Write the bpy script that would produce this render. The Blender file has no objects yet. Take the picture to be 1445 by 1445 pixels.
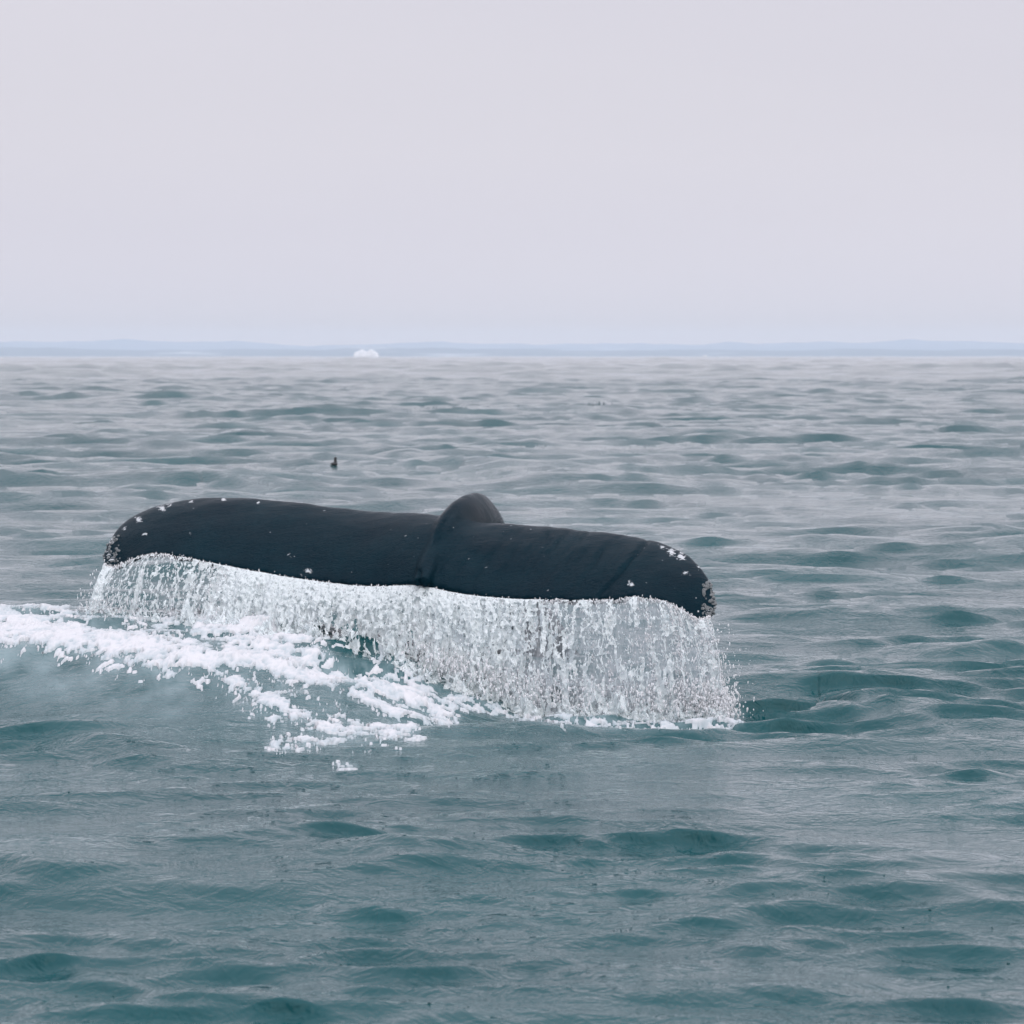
import bpy, bmesh, math, random
import numpy as np
from mathutils import Vector
R = math.radians
sc = bpy.context.scene
col = sc.collection
random.seed(7)
rng = np.random.default_rng(11)

# ------------------------------------------------------------------ camera
FPX = 5200.0            # focal length in photograph pixels (photo is 1445 x 1445)
CAMH = 2.0              # eye height over the mean water level
PITCH = math.atan(221.5 / FPX)
cam_d = bpy.data.cameras.new('camera')
cam_d.sensor_width = 36.0
cam_d.lens = 36.0 * FPX / 1445.0
cam_d.clip_start = 0.1
cam_d.clip_end = 40000
cam_d.dof.use_dof = True
cam_d.dof.focus_distance = 21.4
cam_d.dof.aperture_fstop = 9.0
cam = bpy.data.objects.new('camera', cam_d)
cam.location = (0, 0, CAMH)
cam.rotation_euler = (R(90) - PITCH, 0, 0)
col.objects.link(cam)
sc.camera = cam

# ------------------------------------------------------------------ sky, sun, exposure
SUN_EL, SUN_AZ = R(45), R(160)     # azimuth measured from +Y (ahead) to the right
w = bpy.data.worlds.new('World'); sc.world = w; w.use_nodes = True
nt = w.node_tree; nt.nodes.clear()
out = nt.nodes.new('ShaderNodeOutputWorld')
sky = nt.nodes.new('ShaderNodeTexSky'); sky.sky_type = 'NISHITA'; sky.sun_disc = False
sky.sun_elevation = SUN_EL; sky.sun_rotation = SUN_AZ
sky.dust_density = 4.0
bg1 = nt.nodes.new('ShaderNodeBackground'); bg1.inputs[1].default_value = 0.08
nt.links.new(sky.outputs[0], bg1.inputs[0])
# the cloud deck that covers that sky: soft broad layers, pale lavender grey
tc = nt.nodes.new('ShaderNodeTexCoord')
mp = nt.nodes.new('ShaderNodeMapping'); mp.inputs['Scale'].default_value = (1.2, 1.2, 9.0)
ns = nt.nodes.new('ShaderNodeTexNoise'); ns.inputs['Scale'].default_value = 1.3
ns.inputs['Detail'].default_value = 3; ns.inputs['Roughness'].default_value = .45
nt.links.new(tc.outputs['Generated'], mp.inputs[0]); nt.links.new(mp.outputs[0], ns.inputs['Vector'])
rp = nt.nodes.new('ShaderNodeValToRGB')
rp.color_ramp.elements[0].position = .32; rp.color_ramp.elements[0].color = (.690, .672, .765, 1)
rp.color_ramp.elements[1].position = .70; rp.color_ramp.elements[1].color = (.755, .732, .805, 1)
nt.links.new(ns.outputs['Fac'], rp.inputs[0])
bg2 = nt.nodes.new('ShaderNodeBackground')
nt.links.new(rp.outputs[0], bg2.inputs[0])
# an overcast sky is brighter overhead than at the horizon: L = Lh (1 + 2 sin(elevation))
sx = nt.nodes.new('ShaderNodeSeparateXYZ'); nt.links.new(tc.outputs['Generated'], sx.inputs[0])
mz = nt.nodes.new('ShaderNodeMath'); mz.operation = 'MAXIMUM'; mz.inputs[1].default_value = 0
nt.links.new(sx.outputs[2], mz.inputs[0])
ml = nt.nodes.new('ShaderNodeMath'); ml.operation = 'MULTIPLY_ADD'; ml.inputs[1].default_value = 2.2; ml.inputs[2].default_value = 1.0
mp2 = nt.nodes.new('ShaderNodeMath'); mp2.operation = 'POWER'; mp2.inputs[1].default_value = 2.8
nt.links.new(mz.outputs[0], mp2.inputs[0]); nt.links.new(mp2.outputs[0], ml.inputs[0]); mh = nt.nodes.new('ShaderNodeMapRange'); mh.interpolation_type = 'SMOOTHSTEP'      # thinner cloud glowing low over the sea
mh.inputs[1].default_value = 0; mh.inputs[2].default_value = .075; mh.inputs[3].default_value = .09; mh.inputs[4].default_value = 0
nt.links.new(mz.outputs[0], mh.inputs[0])
ma = nt.nodes.new('ShaderNodeMath'); ma.operation = 'ADD'
nt.links.new(ml.outputs[0], ma.inputs[0]); nt.links.new(mh.outputs[0], ma.inputs[1])
nt.links.new(ma.outputs[0], bg2.inputs[1])
mx = nt.nodes.new('ShaderNodeMixShader'); mx.inputs[0].default_value = .93
nt.links.new(bg1.outputs[0], mx.inputs[1]); nt.links.new(bg2.outputs[0], mx.inputs[2])
nt.links.new(mx.outputs[0], out.inputs[0])

sun_d = bpy.data.lights.new('sun', 'SUN'); sun_d.energy = 1.5; sun_d.angle = R(85)
sun_d.color = (1.0, .97, .93)
sun = bpy.data.objects.new('sun', sun_d); col.objects.link(sun)
sd = Vector((math.sin(SUN_AZ) * math.cos(SUN_EL), math.cos(SUN_AZ) * math.cos(SUN_EL), math.sin(SUN_EL)))
sun.rotation_euler = sd.to_track_quat('Z', 'Y').to_euler()
sun.location = (0, 0, 30)

sc.view_settings.view_transform = 'Standard'
sc.view_settings.look = 'None'
sc.view_settings.exposure = 0.0
sc.view_settings.gamma = 1.0
sc.view_settings.use_curve_mapping = False
sc.render.engine = 'CYCLES'
cy = sc.cycles
cy.use_denoising = True
try:
    cy.denoiser = 'OPENIMAGEDENOISE'; cy.denoising_input_passes = 'RGB_ALBEDO_NORMAL'
except Exception:
    pass
cy.max_bounces = 8; cy.diffuse_bounces = 3; cy.glossy_bounces = 3
cy.transmission_bounces = 6; cy.transparent_max_bounces = 24; cy.volume_bounces = 1
cy.sample_clamp_indirect = 6

# ------------------------------------------------------------------ helpers
CP, SP = math.cos(PITCH), math.sin(PITCH)

def ray(u, v):
    a = (u - 722.5) / FPX; b = -(v - 722.5) / FPX
    return np.array([a, CP + b * SP, -SP + b * CP])

def at(u, v, Y):                       # point on the ray through a photo pixel, Y metres ahead
    d = ray(u, v); k = Y / d[1]
    return np.array([d[0] * k, Y, CAMH + d[2] * k])

def on_sea(u, v, z=0.0):               # point where that ray meets the height z
    d = ray(u, v); k = (z - CAMH) / d[2]
    return np.array([d[0] * k, d[1] * k, z])

def proj(p):                           # where a point stands in the photograph
    x, y, z = p[..., 0], p[..., 1], p[..., 2] - CAMH
    f = y * CP - z * SP
    q = y * SP + z * CP
    return 722.5 + FPX * x / f, 722.5 - FPX * q / f

def sstep(a, b, x):
    t = np.clip((x - a) / (b - a), 0, 1)
    return t * t * (3 - 2 * t)

def hash2(ix, iy, seed):
    h = (ix.astype(np.uint32) * np.uint32(374761393) + iy.astype(np.uint32) * np.uint32(668265263)
         + np.uint32(seed * 1442695041 & 0xffffffff))
    h = (h ^ (h >> np.uint32(13))) * np.uint32(1274126177)
    return h ^ (h >> np.uint32(16))

def noise(x, y, seed=0):               # gradient noise, about -1..1
    x = np.asarray(x, np.float64); y = np.asarray(y, np.float64)
    ix = np.floor(x); iy = np.floor(y)
    fx = x - ix; fy = y - iy
    ix = ix.astype(np.int64); iy = iy.astype(np.int64)
    ux = fx * fx * fx * (fx * (fx * 6 - 15) + 10); uy = fy * fy * fy * (fy * (fy * 6 - 15) + 10)
    def g(dx, dy):
        a = (hash2(ix + dx, iy + dy, seed) & np.uint32(0xffff)).astype(np.float64) * (2 * math.pi / 65536)
        return np.cos(a) * (fx - dx) + np.sin(a) * (fy - dy)
    a = g(0, 0) * (1 - ux) + g(1, 0) * ux
    b = g(0, 1) * (1 - ux) + g(1, 1) * ux
    return (a * (1 - uy) + b * uy) * 1.5

def fbm(x, y, n=4, seed=0, gain=.5):
    s = 0; a = 1; t = 0
    for i in range(n):
        s = s + a * noise(x * 2 ** i + 17.3 * i, y * 2 ** i - 9.1 * i, seed + i); t += a; a *= gain
    return s / t * 1.35

def seg_dist(px, py, pts, vals=None):
    """signed distance to a polyline in the plane (+ on the far side), and values carried along it"""
    best = np.full(px.shape, 1e9); sg = np.zeros(px.shape); val = np.zeros(px.shape); along = np.zeros(px.shape)
    L = 0
    for i in range(len(pts) - 1):
        ax, ay = pts[i][:2]; bx, by = pts[i + 1][:2]
        dx, dy = bx - ax, by - ay; l2 = dx * dx + dy * dy
        t = np.clip(((px - ax) * dx + (py - ay) * dy) / l2, 0, 1)
        qx = px - ax - t * dx; qy = py - ay - t * dy
        d = np.hypot(qx, qy)
        m = d < best
        best = np.where(m, d, best)
        s = np.sign(dx * qy - dy * qx)
        sg = np.where(m, s, sg)
        along = np.where(m, L + t * math.sqrt(l2), along)
        if vals is not None:
            val = np.where(m, vals[i] * (1 - t) + vals[i + 1] * t, val)
        L += math.sqrt(l2)
    return best * sg, val, along, L

def grid_faces(nr, nc, keep=None):
    i = np.arange((nr - 1) * (nc - 1), dtype=np.int64)
    r = i // (nc - 1); c = i % (nc - 1)
    a = r * nc + c
    f = np.stack([a, a + 1, a + nc + 1, a + nc], 1)
    if keep is not None:
        f = f[keep.ravel()]
    return f

def make_mesh(name, v, f, smooth=True, attrs=None, compact=False):
    v = np.asarray(v, np.float32).reshape(-1, 3); f = np.asarray(f, np.int64)
    if compact:
        used = np.zeros(len(v), bool); used[f.ravel()] = True
        remap = np.cumsum(used) - 1
        v = v[used]; f = remap[f]
        if attrs: attrs = {k: a.ravel()[used] for k, a in attrs.items()}
    k = f.shape[1]
    me = bpy.data.meshes.new(name)
    me.vertices.add(len(v)); me.vertices.foreach_set('co', v.ravel())
    me.loops.add(f.size); me.loops.foreach_set('vertex_index', f.ravel().astype(np.int32))
    me.polygons.add(len(f))
    me.polygons.foreach_set('loop_start', (np.arange(len(f)) * k).astype(np.int32))
    me.polygons.foreach_set('loop_total', np.full(len(f), k, np.int32))
    if smooth:
        me.polygons.foreach_set('use_smooth', np.ones(len(f), bool))
    if attrs:
        for n, a in attrs.items():
            at_ = me.attributes.new(n, 'FLOAT', 'POINT')
            at_.data.foreach_set('value', np.asarray(a, np.float32).ravel())
    me.update(calc_edges=True)
    return me

def obj(name, me, mat=None, parent=None, label=None, cat=None, group=None, kind=None):
    o = bpy.data.objects.new(name, me)
    col.objects.link(o)
    if mat and me is not None: me.materials.append(mat)
    if parent: o.parent = parent
    if label: o['label'] = label
    if cat: o['category'] = cat
    if group: o['group'] = group
    if kind: o['kind'] = kind
    return o

class NT:
    def __init__(self, name):
        self.m = bpy.data.materials.new(name); self.m.use_nodes = True
        self.t = self.m.node_tree; self.t.nodes.clear()
        self.out = self.n('ShaderNodeOutputMaterial')
    def n(self, kind, **kw):
        x = self.t.nodes.new(kind)
        for k, v in kw.items(): setattr(x, k, v)
        return x
    def l(self, a, b): self.t.links.new(a, b)
    def noise(self, vec, scale, detail=2, rough=.5, dist=0.0):
        x = self.n('ShaderNodeTexNoise')
        x.inputs['Scale'].default_value = scale; x.inputs['Detail'].default_value = detail
        x.inputs['Roughness'].default_value = rough; x.inputs['Distortion'].default_value = dist
        if vec is not None: self.l(vec, x.inputs['Vector'])
        return x.outputs['Fac']
    def mapping(self, vec, scale=(1, 1, 1), rot=(0, 0, 0)):
        x = self.n('ShaderNodeMapping'); x.inputs['Scale'].default_value = scale; x.inputs['Rotation'].default_value = rot
        self.l(vec, x.inputs[0]); return x.outputs[0]
    def math(self, op, a, b=None, clamp=False):
        x = self.n('ShaderNodeMath', operation=op, use_clamp=clamp)
        for i, q in enumerate((a, b)):
            if q is None: continue
            if isinstance(q, (int, float)): x.inputs[i].default_value = q
            else: self.l(q, x.inputs[i])
        return x.outputs[0]
    def ramp(self, fac, p0, p1, c0=(0, 0, 0, 1), c1=(1, 1, 1, 1)):
        x = self.n('ShaderNodeValToRGB'); e = x.color_ramp.elements
        e[0].position = p0; e[1].position = p1; e[0].color = c0; e[1].color = c1
        self.l(fac, x.inputs[0]); return x.outputs[0]
    def mixc(self, fac, a, b):
        x = self.n('ShaderNodeMix', data_type='RGBA')
        for s, q in ((x.inputs[0], fac), (x.inputs[6], a), (x.inputs[7], b)):
            if isinstance(q, (tuple, float, int)): s.default_value = q
            else: self.l(q, s)
        return x.outputs[2]
    def attr(self, name):
        x = self.n('ShaderNodeAttribute'); x.attribute_name = name; return x.outputs['Fac']
    def bump(self, h, dist, strength=1.0, normal=None):
        x = self.n('ShaderNodeBump'); x.inputs['Distance'].default_value = dist
        if isinstance(strength, (int, float)): x.inputs['Strength'].default_value = strength
        else: self.l(strength, x.inputs['Strength'])
        self.l(h, x.inputs['Height'])
        if normal is not None: self.l(normal, x.inputs['Normal'])
        return x.outputs[0]
    def bsdf(self, **kw):
        x = self.n('ShaderNodeBsdfPrincipled')
        for k, v in kw.items():
            s = x.inputs[k]
            if isinstance(v, (tuple, float, int)): s.default_value = v
            else: self.l(v, s)
        return x

# ------------------------------------------------------------------ materials
def mat_sea():
    m = NT('sea_water')
    co = m.n('ShaderNodeTexCoord').outputs['Object']
    aer = m.attr('aerated'); rip = m.attr('ripple')
    # ripples of a hand's breadth and the fine wind wrinkles on them
    def ridged(n):       # sharp little crests, round troughs
        return m.math('SUBTRACT', 1.0, m.math('ABSOLUTE', m.math('SUBTRACT', m.math('MULTIPLY', n, 2.0), 1.0)))
    n1 = ridged(m.noise(m.mapping(co, (1, .95, 1), (0, 0, R(12))), 3.2, 4, .58, .6))
    n2 = ridged(m.noise(m.mapping(co, (1, .9, 1), (0, 0, R(-20))), 8.0, 3, .6, .5))
    n3 = m.noise(m.mapping(co, (1, 1.2, 1), (0, 0, R(8))), 30, 2, .6, .3)
    gust = m.ramp(m.noise(m.mapping(co, (1, .6, 1)), .9, 2), .35, .65, (.35, .35, .35, 1), (1, 1, 1, 1))
    b1 = m.bump(n1, .026, .7)
    b2 = m.bump(n2, .014, gust, b1)
    b3 = m.bump(n3, .0028, rip, b2)
    body = m.noise(co, .35, 3)
    deep = m.mixc(m.ramp(body, .35, .7), (.001, .048, .056, 1), (.002, .060, .068, 1))
    colr = m.mixc(aer, deep, (.21, .29, .31, 1))
    p = m.bsdf(**{'Base Color': colr, 'Roughness': .03, 'IOR': 1.25, 'Normal': b3})
    m.l(p.outputs[0], m.out.inputs[0])
    return m.m

def mat_foam():
    m = NT('sea_foam')
    co = m.n('ShaderNodeTexCoord').outputs['Object']
    n1 = m.noise(co, 26, 3, .6)
    b = m.bump(n1, .006, .5)
    thick = m.attr('thick')
    c = m.mixc(thick, (.34, .41, .44, 1), (.55, .56, .58, 1))
    p = m.bsdf(**{'Base Color': c, 'Roughness': .6, 'IOR': 1.2, 'Normal': b})
    m.l(p.outputs[0], m.out.inputs[0])
    return m.m

def mat_white_water():
    m = NT('white_water')
    co = m.n('ShaderNodeTexCoord').outputs['Object']
    n1 = m.noise(m.mapping(co, (1, 1, .55)), 42, 3, .6, .5)
    n2 = m.noise(co, 120, 2, .6)
    b = m.bump(n2, .005, .7, m.bump(n1, .016, .8))
    p = m.bsdf(**{'Base Color': (.86, .92, .93, 1), 'Roughness': .12, 'IOR': 1.333, 'Normal': b})
    tr = m.n('ShaderNodeBsdfTranslucent'); tr.inputs[0].default_value = (.85, .91, .93, 1)
    mx1 = m.n('ShaderNodeMixShader'); mx1.inputs[0].default_value = .42
    m.l(p.outputs[0], mx1.inputs[1]); m.l(tr.outputs[0], mx1.inputs[2])
    gl = m.n('ShaderNodeBsdfGlass'); gl.inputs['IOR'].default_value = 1.25; gl.inputs['Roughness'].default_value = .05
    gl.inputs['Color'].default_value = (.93, .96, .97, 1)
    m.l(b, gl.inputs['Normal'])
    n3 = m.noise(m.mapping(co, (1, 1, .5)), 60, 2, .6, .6)
    mx2 = m.n('ShaderNodeMixShader'); m.l(m.ramp(n3, .58, .68), mx2.inputs[0])
    m.l(mx1.outputs[0], mx2.inputs[1]); m.l(gl.outputs[0], mx2.inputs[2])
    m.l(mx2.outputs[0], m.out.inputs[0])
    return m.m

def mat_film():
    m = NT('water_film')
    co = m.n('ShaderNodeTexCoord').outputs['Object']
    n1 = m.noise(m.mapping(co, (1.4, 1.4, .5)), 16, 3, .6, .6)
    n2 = m.noise(m.mapping(co, (1, 1, .6)), 60, 3, .6)
    b = m.bump(n2, .006, .8, m.bump(n1, .03, .8))
    tr = m.n('ShaderNodeBsdfTransparent'); tr.inputs[0].default_value = (.93, .96, .97, 1)
    p = m.bsdf(**{'Base Color': (.80, .83, .87, 1), 'Roughness': .08, 'IOR': 1.4, 'Normal': b})
    tl = m.n('ShaderNodeBsdfTranslucent'); tl.inputs[0].default_value = (.85, .87, .91, 1)
    a = m.n('ShaderNodeMixShader'); a.inputs[0].default_value = .4
    m.l(p.outputs[0], a.inputs[1]); m.l(tl.outputs[0], a.inputs[2])
    x = m.n('ShaderNodeMixShader'); m.l(m.ramp(n1, .25, .75, (.15, .15, .15, 1), (.55, .55, .55, 1)), x.inputs[0])
    m.l(tr.outputs[0], x.inputs[1]); m.l(a.outputs[0], x.inputs[2])
    m.l(x.outputs[0], m.out.inputs[0])
    return m.m

def mat_skin():
    m = NT('wet_whale_skin')
    co = m.n('ShaderNodeTexCoord').outputs['Object']
    n1 = m.noise(m.mapping(co, (1.0, 2.2, 2.2), (0, 0, R(20))), 24, 4, .6, .8)
    n2 = m.noise(m.mapping(co, (1, 1.7, 1.7)), 85, 3, .6, .4)
    n0 = m.noise(co, 3.0, 4, .6)
    b = m.bump(n2, .0045, .7, m.bump(n1, .017, .6))
    scar = m.attr('scar')
    pn = m.noise(m.mapping(co, (1, 1, 1.8)), 26, 6, .72, 1.2)
    sm = m.ramp(m.math('ADD', scar, m.math('MULTIPLY', m.math('SUBTRACT', pn, .5), 2.6)), .78, .86)
    sm = m.math('MULTIPLY', sm, m.math('GREATER_THAN', scar, .05))
    speck = m.ramp(m.noise(co, 30, 2, .4), .765, .785)
    sm = m.math('MAXIMUM', sm, m.math('MULTIPLY', speck, .45))
    base = m.mixc(m.ramp(n0, .3, .75), (.0008, .0105, .018, 1), (.0016, .017, .026, 1))
    c = m.mixc(sm, base, (.50, .53, .55, 1))
    rg = m.math('MULTIPLY_ADD', n0, .16); 
    rg.node.inputs[2].default_value = .10
    p = m.bsdf(**{'Base Color': c, 'Roughness': rg, 'IOR': 1.36, 'Specular IOR Level': .045, 'Normal': b})
    m.l(p.outputs[0], m.out.inputs[0])
    return m.m

def mat_simple(name, c, rough=.6, c2=None, scale=10, bump=0):
    m = NT(name)
    co = m.n('ShaderNodeTexCoord').outputs['Object']
    n = m.noise(co, scale, 4, .6)
    base = m.mixc(n, c, c2 or tuple(x * .75 for x in c[:3]) + (1,))
    kw = {'Base Color': base, 'Roughness': rough}
    if bump: kw['Normal'] = m.bump(n, bump)
    p = m.bsdf(**kw)
    m.l(p.outputs[0], m.out.inputs[0])
    return m.m

def mat_drop():
    m = NT('water_drops')
    p = m.bsdf(**{'Base Color': (.92, .93, .95, 1), 'Roughness': .08, 'IOR': 1.333, 'Transmission Weight': .45})
    m.l(p.outputs[0], m.out.inputs[0])
    return m.m

M_SEA, M_FOAM, M_WHITE, M_FILM, M_SKIN, M_DROP = mat_sea(), mat_foam(), mat_white_water(), mat_film(), mat_skin(), mat_drop()

# ------------------------------------------------------------------ the sea: wave field
NW = 260
lam = np.exp(rng.uniform(math.log(.13), math.log(8.0), NW))
lam[180:210] = np.exp(rng.uniform(math.log(8), math.log(45), 30)); lam[210:] = np.exp(rng.uniform(math.log(.9), math.log(6), 50))      # open-sea waves, farther out
ang = R(-90 - 6) + rng.normal(0, R(29), NW) * np.where(lam < .8, 1.25, .9)
shape = np.exp(-(np.log(lam / .42) / .80) ** 2) + .20     # most of the slope sits in waves of about a metre
shape *= np.where(lam > 5, .5, 1)
shape[180:210] = .30; shape[210:] = .50 * (lam[210:] / 2) ** -.25
RMS = .34
ka = shape * RMS / math.sqrt(np.sum(shape[:180] ** 2) / 2)
kk = 2 * math.pi / lam
amp = ka / kk
dirx, diry = np.cos(ang), np.sin(ang)
phs = rng.uniform(0, 2 * math.pi, NW)

# water heaved up beside the tail: crest line (x, y, height)
MOUND = [(-7.5, 24.6), (-3.9, 23.6), (-2.65, 22.8), (-1.8, 22.35), (-1.1, 21.75), (-.5, 21.25), (.1, 20.9)]
MOUND_H = [.20, .41, .42, .40, .36, .19, .0]
# single waves that stand out: crest line in photo pixels, height, front and back width in metres
RIDGES = [
    ([(1085, 990), (1150, 972), (1220, 984), (1300, 1015), (1415, 1058)], .08, .21, .45),
    ([(920, 1310), (1050, 1292), (1190, 1268), (1300, 1264), (1470, 1280)], .062, .085, .25),
    ([(1010, 1345), (1120, 1322), (1200, 1318)], .03, .06, .2),
    ([(-60, 1030), (50, 1034), (150, 1062), (250, 1092)], .085, .15, .35),
    ([(585, 668), (660, 660), (740, 678), (812, 697)], .20, .45, 1.3),
    ([(235, 686), (290, 678), (365, 694)], .15, .35, 1.0),
    ([(105, 712), (140, 704), (172, 713)], .13, .3, .8),
    ([(-20, 562), (100, 558), (265, 577)], .32, 1.6, 4),
    ([(350, 592), (420, 586), (480, 594)], .22, 1.0, 3),
    ([(745, 586), (790, 581), (830, 588)], .22, 1.0, 3),
    ([(860, 618), (900, 612), (950, 620)], .16, .7, 2),
    ([(1280, 925), (1340, 918), (1400, 930)], .075, .13, .4),
    ([(-30, 1236), (30, 1232), (110, 1246)], .05, .08, .25),
    ([(1370, 772), (1460, 782)], .12, .25, .8),
    ([(1030, 790), (1080, 782), (1135, 790)], .08, .2, .6),
    ([(195, 1338), (250, 1332), (310, 1342)], .028, .06, .2),
    ([(680, 1100), (725, 1090), (775, 1098)], .03, .07, .2),
    ([(760, 1050), (800, 1030), (835, 1022)], .05, .07, .2),
    ([(1080, 1410), (1120, 1405), (1165, 1415)], .02, .05, .15),
    ([(820, 1375), (870, 1368), (920, 1378)], .025, .06, .2),
    ([(440, 1215), (520, 1208), (600, 1235)], .03, .08, .25),
    ([(1000, 1035), (1100, 1035), (1250, 1060)], .04, .12, .3),
    ([(1320, 760), (1380, 755), (1445, 762)], .1, .25, .8),
    ([(690, 640), (720, 636), (760, 642)], .1, .4, 1.2),
]
RIDGES = [([tuple(on_sea(u, v, 0)[:2]) for u, v in pts], h * .9, a * 1.6, b * 1.7) for pts, h, a, b in RIDGES]

def base_height(x, y):
    d, hv, al, L = seg_dist(x, y, MOUND, MOUND_H)
    z = hv * np.where(d > 0, np.exp(-(d / 1.3) ** 2), np.exp(-(np.abs(d) / 1.9) ** 4))
    for pts, h, sf, sb in RIDGES:
        xs = [p[0] for p in pts]; ys = [p[1] for p in pts]
        mgn = 3.2 * sb
        m = (x > min(xs) - mgn) & (x < max(xs) + mgn) & (y > min(ys) - mgn) & (y < max(ys) + mgn)
        if not m.any(): continue
        xm, ym = x[m], y[m]
        wob = noise(xm / sb * .8, ym / sb * .8, 91) * sf * .8
        d, _, al, L = seg_dist(xm, ym + wob, pts)
        tp = np.sin(np.clip(al / L, 0.0, 1) * math.pi) ** .6
        # fall-off at the two ends of the crest
        g = np.where(d > 0, np.exp(-(d / sb) ** 2), np.exp(-np.abs(d / sf) ** 1.5))
        z[m] += h * tp * g
    return z

CALM = [on_sea(u, v, 0)[:2] for u, v in ((180, 1010), (450, 1060), (760, 1075), (980, 1100))]

CHURN = [on_sea(u, v, 0)[:2] for u, v in ((640, 1000), (800, 1020), (1000, 1020), (1090, 985))]

def spacing(r):
    return np.interp(r, [0, 8, 12, 20, 40, 60, 300, 1000, 12000], [.1, .03, .025, .06, .25, .4, 1.4, 11, 100])

def sea_pos(x0, y0):
    sh = x0.shape
    x = x0.ravel().astype(np.float64); y = y0.ravel().astype(np.float64)
    r = np.hypot(x, y)
    sp = spacing(r)
    env1 = np.clip(.55 + 1.1 * fbm(x * .35, y * .5, 3, 5), 0.08, 1.3)                     # gustiness of the short waves
    env2 = np.clip(.8 + .95 * fbm(x * .14 + 3, y * .16, 2, 25), .15, 1.4)
    dc, _, _, _ = seg_dist(x, y, CALM)
    calm = np.exp(-(dc / 1.5) ** 2)
    dk, _, _, _ = seg_dist(x, y, CHURN)
    churn = np.exp(-(dk / .9) ** 2)
    offshore = sstep(90, 500, r); middle = sstep(23, 75, r)
    lee = np.interp(r, [10, 18], [.60, 1.0])            # quieter water beside the boat
    llo = np.interp(r, [25, 60], [1.9, .35]); lhi = np.interp(r, [25, 60], [3.6, .9])
    X = x.copy(); Y = y.copy(); Z = np.zeros_like(x)
    xf = x.astype(np.float32); yf = y.astype(np.float32)
    for i in range(NW):
        e = env1 if lam[i] < .9 else env2
        e = e * lee * (1 + churn * (.2 if lam[i] < 1.2 else 0)) * (1 - calm * (1 - churn) * (.72 if lam[i] < 2.2 else .45))
        lod = sstep(llo, lhi, lam[i] / sp) 
        ph = (kk[i] * dirx[i]) * x + (kk[i] * diry[i]) * y + phs[i]
        ph = ph.astype(np.float32)
        a = e * lod * amp[i]
        if i >= 180: a = a * (offshore if i < 210 else middle)
        Z += a * np.cos(ph)
        s = a * np.sin(ph) * .72
        X -= dirx[i] * s; Y -= diry[i] * s
    # the wind pushes the crests forward: steep faces towards the viewer, long gentle backs
    Y -= 1.0 * np.clip(Z, -.2, .2)
    Z += base_height(x, y)
    P = np.stack([X, Y, Z], 1).reshape(sh + (3,))
    return P, calm.reshape(sh)

def build_sea():
    rad = [1.2, 2.0, 2.8, 3.5]
    while rad[-1] < 5800:
        r = rad[-1]
        if r < 9.5: dr = .12
        elif r < 52: dr = max(r * r / 7370.0 * 1.15, .012)
        elif r < 300: dr = .38 + (r - 52) / 250 * 1.0
        else: dr = r * .0115
        rad.append(r + dr)
    rad = np.array(rad)
    half = np.arctan(722.5 / FPX) * .72
    th = list(np.linspace(-half, half, 640))
    step = th[1] - th[0]; a = half
    ext = []
    while a < math.pi:
        step = min(step * 1.10, R(6)); a += step
        if a < math.pi: ext.append(a)
    th = np.array([-e for e in ext[::-1]] + th + ext)
    TH, RD = np.meshgrid(th, rad)
    x = RD * np.sin(TH); y = RD * np.cos(TH)
    P, calm = sea_pos(x, y)
    # bubbles mixed into the heaved water
    u, v = proj(P)
    aer = np.zeros(u.shape)
    near = (y > 15) & (y < 28) & (np.abs(x) < 7)
    um, vm = u[near], v[near]
    aer[near] = aeration(um, vm, x[near], y[near])
    aer[near] = np.maximum(aer[near], np.clip(foam_density(um, vm) * 1.5 - .25, 0, .9) * np.clip(.55 + 1.0 * fbm(x[near] * 9, y[near] * 4, 5, 87, .65), 0, 1))
    rip = .45 + .5 * calm + .25 * fbm(x * .6, y * .9, 2, 71)
    nr, nc = x.shape
    f = grid_faces(nr, nc)[:, ::-1]
    # close the ring at the back
    a0 = np.arange(nr - 1) * nc
    f = np.concatenate([f, np.stack([a0 + nc - 1, a0 + nc + nc - 1, a0 + nc, a0], 1)[:, ::1]])
    me = make_mesh('sea', P, f, True, {'aerated': aer, 'ripple': np.clip(rip, 0, 1)})
    return obj('sea', me, M_SEA, None, 'choppy teal sea under an overcast sky', 'sea', None, 'structure')

# foam streaks, as lines in photo pixels: (line, half width, strength)
FOAM = [
    ([(-60, 880), (0, 886), (60, 893), (130, 905), (200, 913), (260, 921)], 24, .95),
    ([(260, 921), (330, 928), (400, 938), (470, 948), (540, 960), (600, 978), (632, 1000)], 18, .82),
    ([(270, 925), (330, 958), (385, 985), (425, 1012), (460, 1030), (520, 1036), (580, 1030)], 15, .72),
    ([(385, 1052), (450, 1046), (520, 1038)], 9, .62),
    ([(330, 905), (400, 915), (450, 930)], 20, .85),
    ([(470, 962), (540, 990), (600, 1008), (640, 1012)], 12, .72),
    ([(-40, 845), (30, 855), (90, 866)], 13, .72),
    ([(60, 868), (150, 880), (250, 885), (330, 880)], 26, .52),
    ([(280, 880), (360, 890), (430, 895)], 18, .80),
    ([(540, 925), (590, 950), (640, 975), (720, 998), (800, 1012), (900, 1018), (1035, 1012)], 14, .60),
    ([(560, 935), (600, 960), (640, 985)], 15, .70),
    ([(640, 985), (740, 1006)], 11, .52),
    ([(475, 1078), (500, 1082)], 5, .55),
    ([(300, 950), (350, 990), (400, 1025)], 22, .44),
    ([(380, 960), (450, 990), (500, 1020)], 20, .50),
    ([(430, 1010), (520, 1020), (600, 1030)], 14, .42),
    ([(815, 690), (835, 692)], 5, .50),
]

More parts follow.
